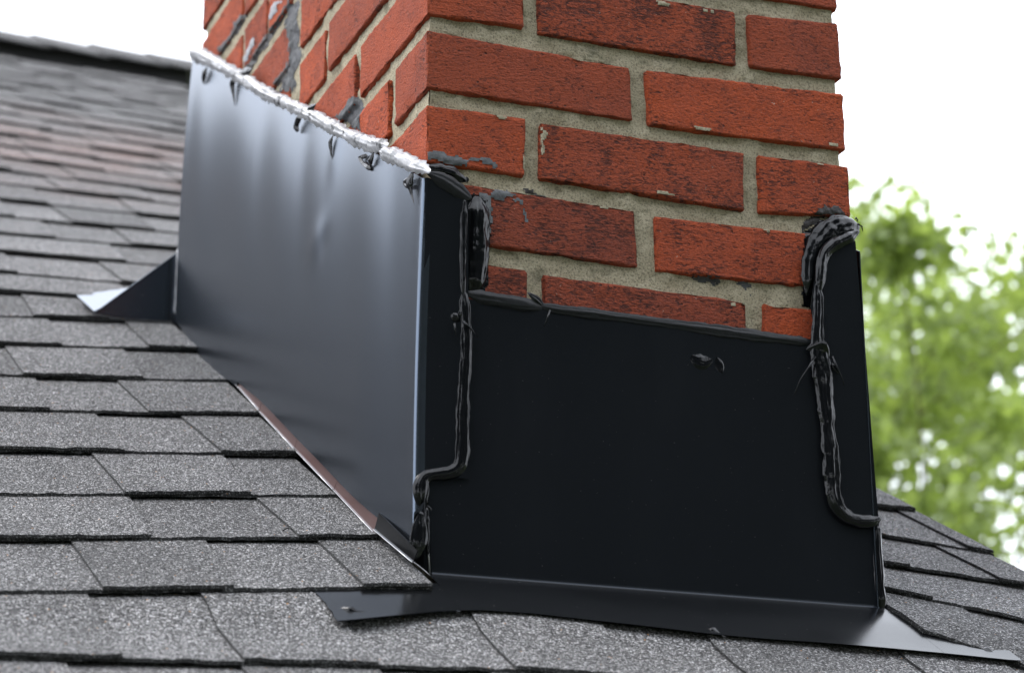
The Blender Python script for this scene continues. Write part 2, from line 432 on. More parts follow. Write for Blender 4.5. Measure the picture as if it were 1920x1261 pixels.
# rake board, gable wall, eave board, walls
V = []
for y in (YE, 1.5, YR+.05):
    for (dx, dz) in ((0, -.03), (0, -.19)): V.append(Vector((XR-.035, y, Z0+S*y+dz-.01)))
V2, F = solidify(V, [(0, 1, 3, 2), (2, 3, 5, 4)], [Vector((-.02, 0, 0))]*6)
mesh('rake_board', V2, F, M['trim'], house, False)
zE = Z0+S*YE
bmobj('eave_board', box_bm(XL, XR-.04, YE+.015, YE+.035, zE-.24, zE-.085), M['trim'], house, False)
yw0, yw1 = YE+.4, 8.4
V = [(XL, yw0, -4.3), (XR-.35, yw0, -4.3), (XR-.35, yw1, -4.3), (XL, yw1, -4.3), (XL, yw0, Z0+S*yw0-.08), (XR-.35, yw0, Z0+S*yw0-.08), (XR-.35, yw1, zr-2.5), (XL, yw1, zr-2.5),
     (XR-.35, YR+.05, zr-.10), (XL, YR+.05, zr-.10)]
mesh('wall', V, [(0, 1, 5, 4), (1, 2, 6, 8, 5), (2, 3, 7, 6), (3, 0, 4, 9, 7)], M['siding'], house, False)

twig([(530, 998), (538, 996), (546, 998), (553, 1004)], 'twig', 'small dark curved twig lying on the grey shingle left of the lower flashing corner')
# ================================================================== the chimney
chim = empty('chimney', 'orange red brick chimney with grey mortar joints standing up through the shingles', 'chimney')
LB, JB = .2, .01716; HB_ = (LB-JB)/2; PC, BH = .07247, .05375; WX = 2*LB+JB; DY = .868
bm = box_bm(.0075, WX-.0075, .0075, DY-.008, -.75, .44)
bmesh.ops.subdivide_edges(bm, edges=bm.edges[:], cuts=1)
def mortar_sheet(name, P, du, dv, nu, nv, nrm, seed):
    V = []
    for j in range(nv):
        for i in range(nu):
            p = Vector(P)+Vector(du)*(i/(nu-1))+Vector(dv)*(j/(nv-1))
            edge = min(i, nu-1-i)
            a = .0020*n3(p.x*45+seed, p.y*45, p.z*45)+.0014*n3(p.x*130+seed, p.y*130, p.z*130)+.0008*n3(p.x*300, p.y*300, p.z*300+seed)
            V.append(p+Vector(nrm)*a)
    return V, grid_faces(nu, nv)
bmobj('mortar_core', bm, M['mortar'], chim, False)
V, F = mortar_sheet('mortar_joint', (.0040, .0040, -.32), (WX-.008, 0, 0), (0, 0, .52), 110, 140, (0, -1, 0), 0)
mesh('mortar_joint', V, F, M['mortar'], chim)
V, F = mortar_sheet('mortar_joint', (.0040, DY-.01, -.30), (0, -DY+.0140, 0), (0, 0, .72), 150, 130, (-1, 0, 0), 9)
mesh('mortar_joint', V, F, M['mortar'], chim)

def brick(c8, fine=True, seed=0, skip_back=True, rough=1.0):
    """c8: corners [x0y0z0, x1y0z0, x0y1z0, x1y1z0, x0y0z1, x1y0z1, x0y1z1, x1y1z1]"""
    c8 = [Vector(c) for c in c8]
    L = [(c8[1]-c8[0]).length, (c8[2]-c8[0]).length, (c8[4]-c8[0]).length]
    e = .0014
    def params(l, cell):
        n = max(2, int(l/cell)); e2 = e*2.1; a = [e2/l+(1-2*e2/l)*i/n for i in range(n+1)]; return [0, e/l]+a+[1-e/l, 1]
    cell = .0085 if fine else .03
    P = [params(l, cell) for l in L]
    def tri(a, b_, c):
        return (c8[0]*(1-a)*(1-b_)*(1-c)+c8[1]*a*(1-b_)*(1-c)+c8[2]*(1-a)*b_*(1-c)+c8[3]*a*b_*(1-c)
                + c8[4]*(1-a)*(1-b_)*c+c8[5]*a*(1-b_)*c+c8[6]*(1-a)*b_*c+c8[7]*a*b_*c)
    verts = {}; V = []
    ctr = sum(c8, Vector())/8
    ax = [(c8[1]-c8[0]).normalized(), (c8[2]-c8[0]).normalized(), (c8[4]-c8[0]).normalized()]
    c8 = [c+ax[2]*(.0008 if i > 3 else -.0008)+ax[0]*(.0007 if i % 2 and L[0] > .05 else 0)-ax[0]*(.0007 if not i % 2 and c.x > .02 else 0) for i, c in enumerate(c8)]
    def vid(i, j, k):
        key = (i, j, k)
        if key in verts: return verts[key]
        ijk = (i, j, k); p = tri(P[0][i], P[1][j], P[2][k])
        sides = []
        for d in range(3):
            if ijk[d] == 0: sides.append((d, -1))
            if ijk[d] == len(P[d])-1: sides.append((d, 1))
        q = p*1.0
        if len(sides) >= 2:                               # an arris: worn round, chipped here and there
            w_ = .0007+.0012*rough*max(0, n3(p.x*60+seed, p.y*60, p.z*60)+.15)
            ch = n3(p.x*34+seed*1.7, p.y*34, p.z*34+3.3)
            if ch > .34: w_ += (ch-.34)*.024*rough
            for d, s in sides: q -= ax[d]*s*w_
        elif len(sides) == 1:
            d, s = sides[0]
            a = .0010*n3(p.x*40+seed, p.y*40, p.z*40)+.0006*n3(p.x*110, p.y*110+seed, p.z*110)
            near = any((ijk[t] in (1, 2, len(P[t])-2, len(P[t])-3)) for t in range(3) if t != d)
            if near:
                ch = n3(p.x*34+seed*1.7, p.y*34, p.z*34+3.3)
                if ch > .38: a -= (ch-.38)*.008*rough
                for t in range(3):                        # the outline wanders a little
                    if t != d and ijk[t] in (1, 2, len(P[t])-2, len(P[t])-3): q += ax[t]*(.0016*n3(p.x*90, p.y*90+seed, p.z*90)+.0015*n3(p.x*230, p.y*230+seed, p.z*230))
            q += ax[d]*s*a*rough
        verts[key] = len(V); V.append(q); return verts[key]
    F = []
    N = [len(p) for p in P]
    for d in range(3):
        a_, b_ = [t for t in range(3) if t != d]
        for side in (0, N[d]-1):
            for i in range(N[a_]-1):
                for j in range(N[b_]-1):
                    q = []
                    for (ii, jj) in ((i, j), (i+1, j), (i+1, j+1), (i, j+1)):
                        k = [0, 0, 0]; k[d] = side; k[a_] = ii; k[b_] = jj; q.append(vid(*k))
                    F.append(tuple(q))
    bm = bmesh.new(); bv = [bm.verts.new(v) for v in V]
    for f in F: bm.faces.new([bv[i] for i in f])
    return bmobj('brick', bm, M['brick'], chim, True)
def zc(c, t): return -c*PC+(BH if t else 0)
# front bricks read off the photograph: top left, top right, bottom right, bottom left on the plane of the front
Q = {(0, 0): [None, None, (981, 51), (797.5, 26)], (0, 1): [None, (1377.3, 24), (1378, 122), (1010.8, 63)], (0, 2): [(1402, 29), (1570, 45.6), (1577.5, 147.7), (1407, 125)],
     (1, 0): [(800.5, 58), (1179, 128), (1184.8, 224), (800.5, 164)], (1, 1): [(1211, 133), (1580, 178.7), (1584.8, 281), (1217, 234)],
     (2, 0): [(797.8, 197), (984.4, 224), (982.5, 329), (796, 302)], (2, 1): [(1014, 233), (1393, 288), (1393, 394), (1013, 335)], (2, 2): [(1422.5, 292), (1590, 313.6), (1594, 405), (1425, 397)],
     (3, 0): [(802, 335), (1188, 397), (1195.5, 500), (802, 442)], (3, 1): [(1228, 407), (1598, 447), (1602, 546), (1231.6, 506.6)],
     (4, 0): [(803, 480), (987, 508), (989, 612), (803, 586)], (4, 1): [(1020, 518), (1396, 567), (1399, 672), (1022, 620)], (4, 2): [(1433.6, 570), (1606, 592), (1612, 694), (1437, 676)]}
CT = -7
def xy8(xa, xb, y0, y1, zz, yo=0.0):
    """zz = z at (xa top, xb top, xb bottom, xa bottom)"""
    (xat, zat), (xbt, zbt), (xbb, zbb), (xab, zab) = zz
    return [(xab, y0, zab), (xbb, y0, zbb), (xab, y1, zab), (xbb, y1, zbb), (xat, y0, zat), (xbt, y0, zbt), (xat, y1, zat), (xbt, y1, zbt)]
sd_ = 0
for c in range(CT, 5):
    odd = c % 2
    spans = [(0, LB), (LB+JB, WX)] if odd else [(0, HB_), (HB_+JB, HB_+JB+LB), (HB_+2*JB+LB, WX)]
    n = len(spans)
    for i, (a, b_) in enumerate(spans):
        sd_ += 1
        nom = [(a, zc(c, 1)), (b_, zc(c, 1)), (b_, zc(c, 0)), (a, zc(c, 0))]
        q = Q.get((c, i), [None]*4)
        zz = []
        for k in range(4):
            if q[k] is None: zz.append(nom[k])
            else:
                p = on_y(*q[k]); zz.append((p.x, p.z))
        if c <= 0 and q[2] is not None and q[0] is None:       # keep the shape of the hidden top edge
            zz[0] = (zz[3][0], zz[3][1]+BH); 
            if q[1] is None: zz[1] = (zz[2][0], zz[2][1]+BH)
        if i == 0: zz[0] = (0, zz[0][1]); zz[3] = (0, zz[3][1])
        yo = rnd.uniform(-.0008, .0008)
        depth = (LB if (n == 3 and i != 1) else HB_)
        brick(xy8(0, 0, yo, depth, zz), c >= -1, sd_)
# left face
for c in range(CT, 3):
    odd = c % 2
    spans = [(HB_+JB, HB_+JB+LB), (HB_+2*JB+LB, WX)] if odd else [(LB+JB, WX)]
    spans += [(.460, .546), (.560, .656), (.672, DY)] if odd else [(.460, .658), (.672, DY)]
    for (a, b_) in spans:
        top = Z0+.34+S*(b_+.03)
        if zc(c, 1) < Z0+.30+S*a: continue
        sd_ += 1; xo = rnd.uniform(-.001, .0012); dz0, dz1 = rnd.uniform(-.001, .001), rnd.uniform(-.001, .001)
        if a > .45: xo += .001
        x1 = HB_
        z0, z1 = zc(c, 0), zc(c, 1)
        brick([(xo, a, z0+dz0), (x1, a, z0+dz0), (xo, b_, z0+dz1), (x1, b_, z0+dz1), (xo, a, z1+dz0), (x1, a, z1+dz0), (xo, b_, z1+dz1), (x1, b_, z1+dz1)], c > -6, sd_)
# right face
for c in range(CT, 3):
    odd = c % 2
    spans = [(HB_+JB, HB_+JB+LB), (HB_+2*JB+LB, WX), (.460, .656), (.672, DY)] if odd else [(LB+JB, WX), (.460, .658), (.672, DY)]
    for (a, b_) in spans:
        if zc(c, 1) < Z0+.30+S*a: continue
        sd_ += 1; z0, z1 = zc(c, 0), zc(c, 1)
        brick([(x, y, z) for z in (z0, z1) for y in (a, b_) for x in (WX-HB_, WX)], False, sd_)

# ================================================================== the sheet metal flashing round its foot
fl = empty('flashing', 'black sheet metal flashing wrapped round the chimney foot and sealed with black mastic', 'flashing')
# side panel, folded round the front left corner
XS = -.0115
def side_top(y): return -.1635+.5555*(y+.012)
low_pts = [(450, 716), (490, 748), (518, 776), (560, 820), (596, 856), (650, 913), (708, 970), (745, 1007), (768, 1033)]
lowP = [on_x(u, v, XS-.0075) for u, v in low_pts]; lowP.sort(key=lambda p: p.y)
def side_low(y):
    if y >= lowP[-1].y:
        e = lowP[-1]; t = sstep(e.y, e.y+.12, y); return (e.z)*(1-t)+(Z0+S*y-.012)*t if False else min(e.z+S*(y-e.y), Z0+S*y+.004)-.010*t
    if y <= lowP[0].y: return lowP[0].z+S*(y-lowP[0].y)
    for a, b_ in zip(lowP, lowP[1:]):
        if y <= b_.y: return a.z+(b_.z-a.z)*(y-a.y)/(b_.y-a.y)
def dent(y, z):
    """oil canning of the sheet: soft upright folds below the nailed top edge and one kink"""
    h = (z-side_low(y))/(side_top(y)-side_low(y)); a = 0
    for (yc, wd, am, hp) in ((.80, .03, -.0016, .62), (.72, .05, .0020, .6), (.60, .045, -.0022, .65), (.515, .03, .0022, .62), (.43, .035, -.0026, .6), (.35, .022, .0020, .62),
                             (.29, .03, -.0016, .62), (.20, .04, .0022, .55), (.11, .035, -.0016, .6), (.06, .02, .0010, .7)):
        a += .36*am*math.exp(-((y-yc-.05*(h-.8))/(wd*1.25))**2)*sstep(hp-.5, hp+.25, h)
    kp = on_x(603, 452, XS)
    dy, dz = (y-kp.y), (z-kp.z)
    a += -.0017*math.exp(-(dy/.024)**2-(dz/.020)**2)+.0010*math.exp(-((dy+.022)/.016)**2-((dz+.010)/.016)**2)
    kp = on_x(625, 280, XS); dy, dz = (y-kp.y), (z-kp.z)
    a += -.0012*math.exp(-(dy/.016)**2-(dz/.03)**2)
    a += .0009*n3(y*5, z*4, 2.2)*sstep(0, .2, h)
    return a
rad = .0042; YF = -.0135
cols = []
ny = 150
for i in range(ny+1):
    y = .877-(.877-(YF+rad))*i/ny
    cols.append(('s', XS, y))
for i in range(1, 8):
    a = math.pi/2*i/7; cols.append(('c', XS+rad-rad*math.cos(a), YF+rad-rad*math.sin(a)))
wrapP = [on_y(u, v, YF) for u, v in ((803, 331), (840, 352), (878, 378), (872, 560), (868, 800), (862, 884), (795, 892))]
xw = wrapP[2].x
for i in range(1, 9): cols.append(('f', XS+rad+(xw-XS-rad)*i/8, YF))
V = []; nz = 70
zcut = on_y(793, 890, YF).z
for (k, x, y) in cols:
    if k == 's': zt, zl = side_top(y), side_low(y)
    elif k == 'c': zt, zl = side_top(YF+rad)-.001, side_low(YF+rad)
    else:
        s = (x-XS-rad)/(xw-XS-rad); zt = wrapP[0].z+(wrapP[2].z-wrapP[0].z)*s; zl = zcut
    for j in range(nz+1):
        z = zl+(zt-zl)*j/nz; xx, yy = x, y
        if k == 's':
            e = sstep(0, .02, y-YF-rad)*sstep(0, .03, .877-y)
            xx += dent(y, z)*e; yy -= .020*(1-j/nz)*sstep(.70, .877, y)
        lean = .0042-.0148*(1-(j/nz)**2)*(.50+.50*sstep(-.02, .14, y))
        if k == 'f': lean *= 1-(x-XS-rad)/(xw-XS-rad)
        V.append(Vector((xx+lean, yy, z)))
nzz = nz+1
F = [(i*nzz+j, (i+1)*nzz+j, (i+1)*nzz+j+1, i*nzz+j+1) for i in range(len(cols)-1) for j in range(nz) if not (cols[i+1][0] == 'f' and cols[i][0] != 'f' and False)]
off = []
for (k, x, y) in cols:
    o_ = Vector((.0009, 0, 0)) if k == 's' else Vector((0, .0009, 0)) if k == 'f' else Vector((.0006, .0006, 0))
    off += [o_]*nzz
V, F = solidify(V, F, off)
mi_ = [1 if min(V[i].x for i in f) > XS+rad*1.2 else 0 for f in F]  # wrap faces get a less reflective copy of the metal, dimming mirrored sky
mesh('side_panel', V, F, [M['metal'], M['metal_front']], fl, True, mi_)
# panel on the hidden right side
V = []
for y in (YF, .3, .6, .877):
    V += [Vector((WX+.004, y, Z0+S*y-.02)), Vector((WX+.004, y, -.178+.5555*(y+.012)))]
V, F = solidify(V, [(0, 1, 3, 2), (2, 3, 5, 4), (4, 5, 7, 6)], [Vector((-.001, 0, 0))]*8)
mesh('side_panel', V, F, M['metal'], fl, False)
# right corner strip on the front, one outline
pts = [(1604, 452), (1560, 462), (1530, 505), (1520, 575), (1532, 640), (1540, 700), (1552, 850), (1562, 935), (1590, 972), (1646, 968), (1626, 710)]
ptsP = [on_y(u, v, YF+.0005) for u, v in pts]
bm = bmesh.new(); vs = [bm.verts.new(p) for p in ptsP]; f = bm.faces.new(vs)
r_ = bmesh.ops.extrude_face_region(bm, geom=[f]); bmesh.ops.translate(bm, verts=[g for g in r_['geom'] if isinstance(g, bmesh.types.BMVert)], vec=(0, .001, 0))
bmobj('corner_strip', bm, M['metal_front'], fl, False)
# its return round the corner
a, b_, c_ = on_y(1605, 452, YF), on_y(1626, 710, YF), on_y(1647, 968, YF)
V = [a+Vector((-.0012, .001, .012)), b_, c_, a+Vector((-.006, .05, .012)), b_+Vector((-.008, .05, .0)), c_+Vector((-.012, .05, .0))]
V, F = solidify(V, [(0, 1, 4, 3), (1, 2, 5, 4)], [Vector((-.001, 0, 0))]*6)
mesh('corner_return', V, F, M['metal_front'], fl, False)

# front panel with the apron bent out over the shingles
YP = -.0105
zb = -.517; ZC = Z0+S*YP+.0008
lowq = [on_roof(u, v, -.009) for u, v in ((640, 1155), (760, 1153), (900, 1151), (1000, 1157), (1130, 1171), (1330, 1192), (1500, 1206), (1640, 1217), (1760, 1227), (1890, 1239), (1960, 1243))]
def ylow(x):
    if x <= lowq[0].x: return lowq[0].y
    for p, q in zip(lowq, lowq[1:]):
        if x <= q.x: return p.y+(q.y-p.y)*(x-p.x)/(q.x-p.x)
    return lowq[-1].y
def AHf(y): return -.0030-.0055*sstep(-.04, -.14, y)
V = []; nx = 64
xs = [-.0005+(WX+.012)*i/(nx-1) for i in range(nx)]
def xlean(x, z): return x if x < .2 else x+(min(.4285, .4200+(-.169-z)*.028)-(WX+.0115))*(x-.2)/(WX+.0115-.2)
prof = []
zt = on_y(1200, 598, YP).z
for x in xs:
    col = []
    for j in range(20):
        z = zt+(ZC-zt)*(j/18 if j < 18 else .9965 if j == 18 else 1)
        col.append(Vector((xlean(x, z), YP+.0007*n3(x*9, z*9, 5)*(1 if j < 17 else 0), z)))
    
    for j in range(1, 7):                                     # the bend
        t = j/6; p0 = Vector((x, YP, ZC-.0001)); p1 = Vector((x, YP, Z0+S*YP-.0022)); p2 = Vector((x, YP-.0012, Z0+S*(YP-.0012)+AHf(YP-.0012)))
        col.append(p0*(1-t)**2+p1*2*t*(1-t)+p2*t*t)
    yl = ylow(x)
    for j in range(1, 13):
        t = j/12; y = YP-.0012+(yl-YP+.0012)*t
        wv = .0014*n3(x*7, y*6, 8)*t+.0018*t*t*max(0, n3(x*4, 2.0))
        col.append(Vector((x, y, Z0+S*y+AHf(y)+wv)))
    prof.append(col)
m_ = len(prof[0]); V = [p for c_ in prof for p in c_]
F = [(i*m_+j, i*m_+j+1, (i+1)*m_+j+1, (i+1)*m_+j) for i in range(nx-1) for j in range(m_-1)]
V, F = solidify(V, F, [Vector((0, .0009, -.0003))]*len(V))
mi_ = []
for f in F:
    zc_ = sum(V[i].z for i in f)/len(f); yc_ = sum(V[i].y for i in f)/len(f)
    mi_.append(1 if yc_ < YP-.0015 else 0)
mesh('front_panel', V, F, [M['metal_front'], M['metal_flat']], fl, True, mi_)
def flange(x0, x1, nx, yt, tip=None):
    V = []
    for i in range(nx):
        x = x0+(x1-x0)*i/(nx-1); yl = ylow(x)
        for j in range(14):
            t = j/13; y = yt(x)+(yl-yt(x))*t
            xx = x
            if tip: xx += tip(x, t)
            wv = .0014*n3(x*7, y*6, 8)*t+.0018*t*t*max(0, n3(x*4, 2.0))
            V.append(Vector((xx, y, Z0+S*y+AHf(y)+wv-tw(y)*max(0, -.02-xx))))
    F = [(i*14+j, i*14+j+1, (i+1)*14+j+1, (i+1)*14+j) for i in range(nx-1) for j in range(13)]
    return solidify(V, F, [Vector((0, 0, -.0009))]*len(V))
V, F = flange(-.110, -.0008, 24, lambda x: -.035, lambda x, t: .004*n3(t*6, 3.3)*sstep(-.09, -.110, x))
mesh('apron_end', V, F, M['metal_flat'], fl)
V, F = flange(WX+.0118, .503, 24, lambda x: -.02+min(0, (x-.43)*-.9))
mesh('apron_end', V, F, M['metal_flat'], fl)
# bright cut edge at the left end of the apron
def tube(path, r, seg=6, name='wire', mat=None, parent=None):
    V, F = [], []
    for i, p in enumerate(path):
        d = (path[min(i+1, len(path)-1)]-path[max(i-1, 0)]).normalized()
        a = d.orthogonal().normalized(); b_ = d.cross(a)
        rr = r(i/(len(path)-1)) if callable(r) else r
        for k in range(seg):
            t = 2*math.pi*k/seg; V.append(p+a*rr*math.cos(t)+b_*rr*math.sin(t))
    for i in range(len(path)-1):
        for k in range(seg): F.append((i*seg+k, i*seg+(k+1) % seg, (i+1)*seg+(k+1) % seg, (i+1)*seg+k))
    F.append(tuple(range(seg-1, -1, -1))); F.append(tuple((len(path)-1)*seg+k for k in range(seg)))
    return mesh(name, V, F, mat, parent)
tube([on_roof(u, v, -.0145) for u, v in ((606, 1116), (615, 1128), (624, 1140), (630, 1152), (640, 1156))], .0006, 6, 'cut_edge', M['edge'], fl)

# corner ear at the bottom left, folded round the corner
ear = [on_y(798, 905, YF-.002), on_y(806, 1078, YF-.002)+Vector((.002, 0, 0)), on_x(772, 1049, XS-.004), on_x(776, 960, XS-.004)]
mid0, mid1 = on_y(795, 940, YF-.004), on_y(795, 1067, YF-.004)
bm = bmesh.new(); vs = [bm.verts.new(p) for p in (ear[0], mid0, mid1, ear[1])]; bm.faces.new(vs)
v2 = [bm.verts.new(p) for p in (ear[3], ear[2])]; bm.faces.new((vs[1], v2[0], v2[1], vs[2]))
bmobj('corner_ear', bm, M['metal_flat'], fl, False)
tube([on_y(806, 1078, YF-.003), on_y(795, 1068, YF-.005), on_x(772, 1050, XS-.005), on_x(745, 1024, XS-.005), on_x(712, 994, XS-.004)], .00055, 6, 'cut_edge', M['edge'], fl)
tube([on_y(800, 985, YF-.003), on_y(803, 1030, YF-.003), on_y(806, 1078, YF-.003)], .0005, 6, 'cut_edge', M['edge'], fl)

# step flashing: the older brown pieces showing along the foot of the side panel, and one black
steps = [((442, 712), (444, 720), (490, 752), (487, 768)), ((486, 748), (482, 764), (556, 824), (553, 840)), ((554, 820), (551, 838), (633, 900), (627, 917)),
         ((632, 896), (625, 915), (709, 972), (702, 996))]
def stepf(q, mat, xo, label=None):
    tl, bl, tr, br = [on_x(u, v, XS-.0080-xo) for u, v in q]
    dz = .004
    V = []
    for t in (0, .25, .5, .75, 1):
        p = tl.lerp(tr, t)+Vector((.0012, 0, dz)); q_ = bl.lerp(br, t)
        V += [p, q_+Vector((-.0003, 0, .001)), q_+Vector((-.0012, 0, -.0010))]
    F = [(i*3+j, i*3+j+1, (i+1)*3+j+1, (i+1)*3+j) for i in range(4) for j in range(2)]
    V, F = solidify(V, F, [Vector((.0007, 0, -.0003))]*len(V))
    o = mesh('step_flashing', V, F, mat, fl, False)
    if label: o['label'] = label
    tube([bl.lerp(br, t)+Vector((-.0016, 0, -.0002)) for t in (0, .3, .6, 1)], .00045, 5, 'cut_edge', M['edge'], o)
for i, q in enumerate(steps): stepf(q, M['brown'], .0006*(3-i)*.4, 'brown metal step flashing showing below the black side panel')
stepf(((708, 968), (703, 992), (780, 1040), (776, 1053)), M['metal_flat'], .0012, 'black metal step flashing at the lower corner')

# back pan: upright triangle beyond the side panel, its sloping lid and the flat corner on the shingles
YB = .883
A = on_y(178, 586, YB); B = on_y(336, 458, YB); C = on_y(342, 604, YB); B2 = Vector((C.x+.003, YB, B.z))
D = Vector((B2.x, B2.y+.165, B2.z+.004))
bm = bmesh.new(); va, vb, vc_ = [bm.verts.new(p) for p in (A, B2, Vector((C.x+.003, YB, C.z-.01)))]; bm.faces.new((va, vb, vc_))
vf, vg = [bm.verts.new((C.x+.06, YB, z)) for z in (B.z, C.z-.01)]; bm.faces.new((vc_, vb, vf, vg))
vd = bm.verts.new(D); ve = bm.verts.new(Vector((A.x-.002, A.y+.11, Z0+S*(A.y+.11)-.004))); bm.faces.new((va, ve, vd, vb))
bmobj('back_pan', bm, M['metal'], fl, False)
pts = [on_roof(u, v, .004) for u, v in ((143, 556), (176, 586), (215, 568), (210, 555))]
V, F = solidify([p+Vector((0, 0, .002)) for p in pts], [(0, 1, 2, 3)], [Vector((0, 0, -.001))]*4)
mesh('pan_corner', V, F, M['metal'], fl, False)
tube([A+Vector((0, -.001, 0)), A.lerp(B2, .5)+Vector((0, -.001, 0)), B2+Vector((0, -.001, 0))], .0007, 6, 'cut_edge', M['metal'], fl)

# ------------------------------------------------------------------ mastic beads
def bead(pts, plane, nrm, h=.55, grooves=3, ripple=.10, seed=0, mat=None, step=.0022, name='sealant_bead', rip_len=.010, lift=0.0, drip=0.0):
    """pts: (u, v, half width in px of the photograph); plane: function to 3D; nrm: outward normal"""
    nrm = Vector(nrm)
    P = [plane(u, v) for u, v, _ in pts]
    W = []
    for (u, v, w_), p in zip(pts, P): W.append(1.18*w_*(p-CAM).dot(fw)/FPX)
    path, ws = [], []
    for (p, q, a, b_) in zip(P, P[1:], W, W[1:]):
        n = max(1, int((q-p).length/step))
        for i in range(n): t = i/n; path.append(p.lerp(q, t)); ws.append(a+(b_-a)*t)
    path.append(P[-1]); ws.append(W[-1])
    for _ in range(8):                                       # round the corners of the path
        path = [path[0]]+[(path[i-1]+path[i]*2+path[i+1])/4 for i in range(1, len(path)-1)]+[path[-1]]
    N = 21; V = []; s = 0
    for i, p in enumerate(path):
        if i: s += (p-path[i-1]).length
        d = (path[min(i+1, len(path)-1)]-path[max(i-1, 0)]).normalized(); side = d.cross(nrm).normalized()
        w_ = ws[i]*(1+.16*n3(s*55, seed*3.7)+.07*n3(s*160, seed*1.9)); k = 1.0
        L = len(path)-1; end = min(i, L-i)
        k = math.sqrt(min(1, (end+.2)/6.0))
        rp = 1+ripple*(.45*math.sin(s/rip_len*2*math.pi+5*n3(s*50, seed))*(1+.9*n3(s*45, 9+seed))+.9*n3(s*110, seed+5)+.8*n3(s*42, seed+2))
        for j in range(N):
            a = math.pi*j/(N-1); c_, sn = math.cos(a), math.sin(a)
            g = 1+.10*math.sin(a*grooves*2+seed+1.5*n3(s*25, seed))+.34*n3(j*.55+seed*7, s*14)+.12*n3(j*.9, s*90, seed)
            wv = 1+.13*n3(s*75+c_*2, seed+c_)+.07*n3(s*260, seed+c_*4)
            V.append(p+side*(c_*w_*k*wv*(1+(rp-1)*.5))+nrm*(lift+sn**1.6*w_*h*1.1*k*k*g*rp-.0005))
    F = [(i*N+j, i*N+j+1, (i+1)*N+j+1, (i+1)*N+j) for i in range(len(path)-1) for j in range(N-1)]
    F += [tuple(reversed(range(N))), tuple((len(path)-1)*N+j for j in range(N))]
    bm = bmesh.new(); bv = [bm.verts.new(v) for v in V]
    for f in F: bm.faces.new([bv[i] for i in f])
    return bmobj(name, bm, mat or M['sealant'], fl, True)
fy = lambda u, v: on_y(u, v, YF-.0005)
fp = lambda u, v: on_y(u, v, YP-.0005)
f0 = lambda u, v: on_y(u, v, -.002)
sx = lambda u, v: on_x(u, v, XS-.0002)
NF, NS = (0, -1, 0), (-1, 0, 0)
# front, left corner
bead([(895, 366, 15), (896, 400, 21), (895, 450, 22), (893, 500, 20), (890, 530, 18), (886, 552, 15)], f0, NF, .42, 5, .05, 1)
bead([(872, 372, 5), (870, 420, 6), (868, 480, 6), (868, 520, 5), (870, 556, 6)], fy, NF, .8, 1, .05, 2)
bead([(799, 322, 8), (815, 329, 11), (840, 343, 14), (862, 358, 15), (884, 372, 14)], fy, NF, .35, 4, .10, 3, M['sealant_dull'])
bead([(800, 312, 9), (815, 316, 13), (838, 324, 14), (862, 332, 12), (878, 340, 8)], f0, NF, .55, 3, .25, 4, M['sealant'])
bead([(871, 334, 4), (877, 331, 4), (882, 337, 4), (880, 345, 4), (873, 345, 4)], f0, NF, .9, 1, .1, 41, lift=.004)
bead([(871, 546, 11), (873, 590, 10), (876, 640, 10), (873, 690, 11), (869, 740, 10), (868, 790, 12), (868, 840, 13), (866, 868, 12), (855, 884, 11), (830, 888, 10), (808, 888, 9), (792, 893, 11), (789, 915, 14), (790, 940, 14), (795, 956, 9)], fy, NF, .46, 4, .08, 5)
bead([(845, 590, 7), (850, 586, 12), (857, 594, 13), (862, 602, 10)], fy, NF, .9, 2, .2, 7)
bead([(868, 575, 12), (870, 585, 14), (868, 600, 9)], fy, NF, .7, 3, .2, 71)
bead([(800, 946, 5), (808, 952, 5), (810, 957, 3)], fy, NF, .8, 2, .2, 81)
bead([(791, 958, 9), (787, 985, 13), (785, 1010, 14), (783, 1035, 11), (781, 1048, 7)], lambda u, v: on_y(u, v, YF-.007), NF, .28, 5, .04, 9)
bead([(801, 950, 5), (801, 980, 4), (802, 1010, 3), (804, 1040, 2)], lambda u, v: on_y(u, v, YF-.004), NF, .8, 2, .2, 91)
# along the top of the front panel
bead([(874, 548, 10), (900, 556, 12), (940, 563, 12), (980, 570, 12), (1018, 576, 11)], fp, NF, .42, 3, .08, 10, M['sealant_dull'])
bead([(1010, 572, 9), (1050, 580, 8), (1100, 586, 9), (1160, 594, 8), (1230, 603, 8), (1290, 611, 9), (1340, 619, 11), (1400, 627, 11), (1460, 634, 9), (1525, 642, 8)], fp, NF, .36, 3, .06, 11, M['sealant_dull'], rip_len=.03)
bead([(990, 548, 6), (1000, 556, 9), (1012, 566, 9), (1022, 575, 7)], fp, NF, .55, 3, .25, 12)
# front, right corner
bead([(1611, 428, 10), (1598, 424, 17), (1572, 430, 24), (1548, 445, 25), (1528, 470, 20), (1520, 500, 18), (1520, 530, 17), (1512, 556, 13)], f0, NF, .50, 3, .10, 13, lift=.002)
bead([(1612, 432, 7), (1590, 447, 10), (1562, 458, 11), (1545, 475, 10), (1540, 500, 9), (1538, 530, 9), (1536, 552, 8)], fy, NF, .7, 2, .12, 14)
bead([(1532, 530, 9), (1536, 556, 9), (1535, 590, 10), (1533, 630, 12), (1536, 662, 17), (1543, 700, 17), (1548, 750, 15), (1553, 800, 14), (1558, 850, 15), (1561, 890, 16), (1563, 925, 15), (1570, 950, 14), (1584, 966, 13), (1604, 975, 13), (1628, 978, 12), (1646, 976, 11), (1653, 968, 7)], fy, NF, .46, 4, .07, 15)
bead([(1512, 655, 5), (1525, 650, 12), (1542, 652, 16), (1552, 662, 11), (1550, 676, 6)], fy, NF, .75, 3, .3, 16)
bead([(1560, 680, 7), (1568, 690, 8), (1572, 700, 5)], fy, NF, .9, 2, .2, 18)
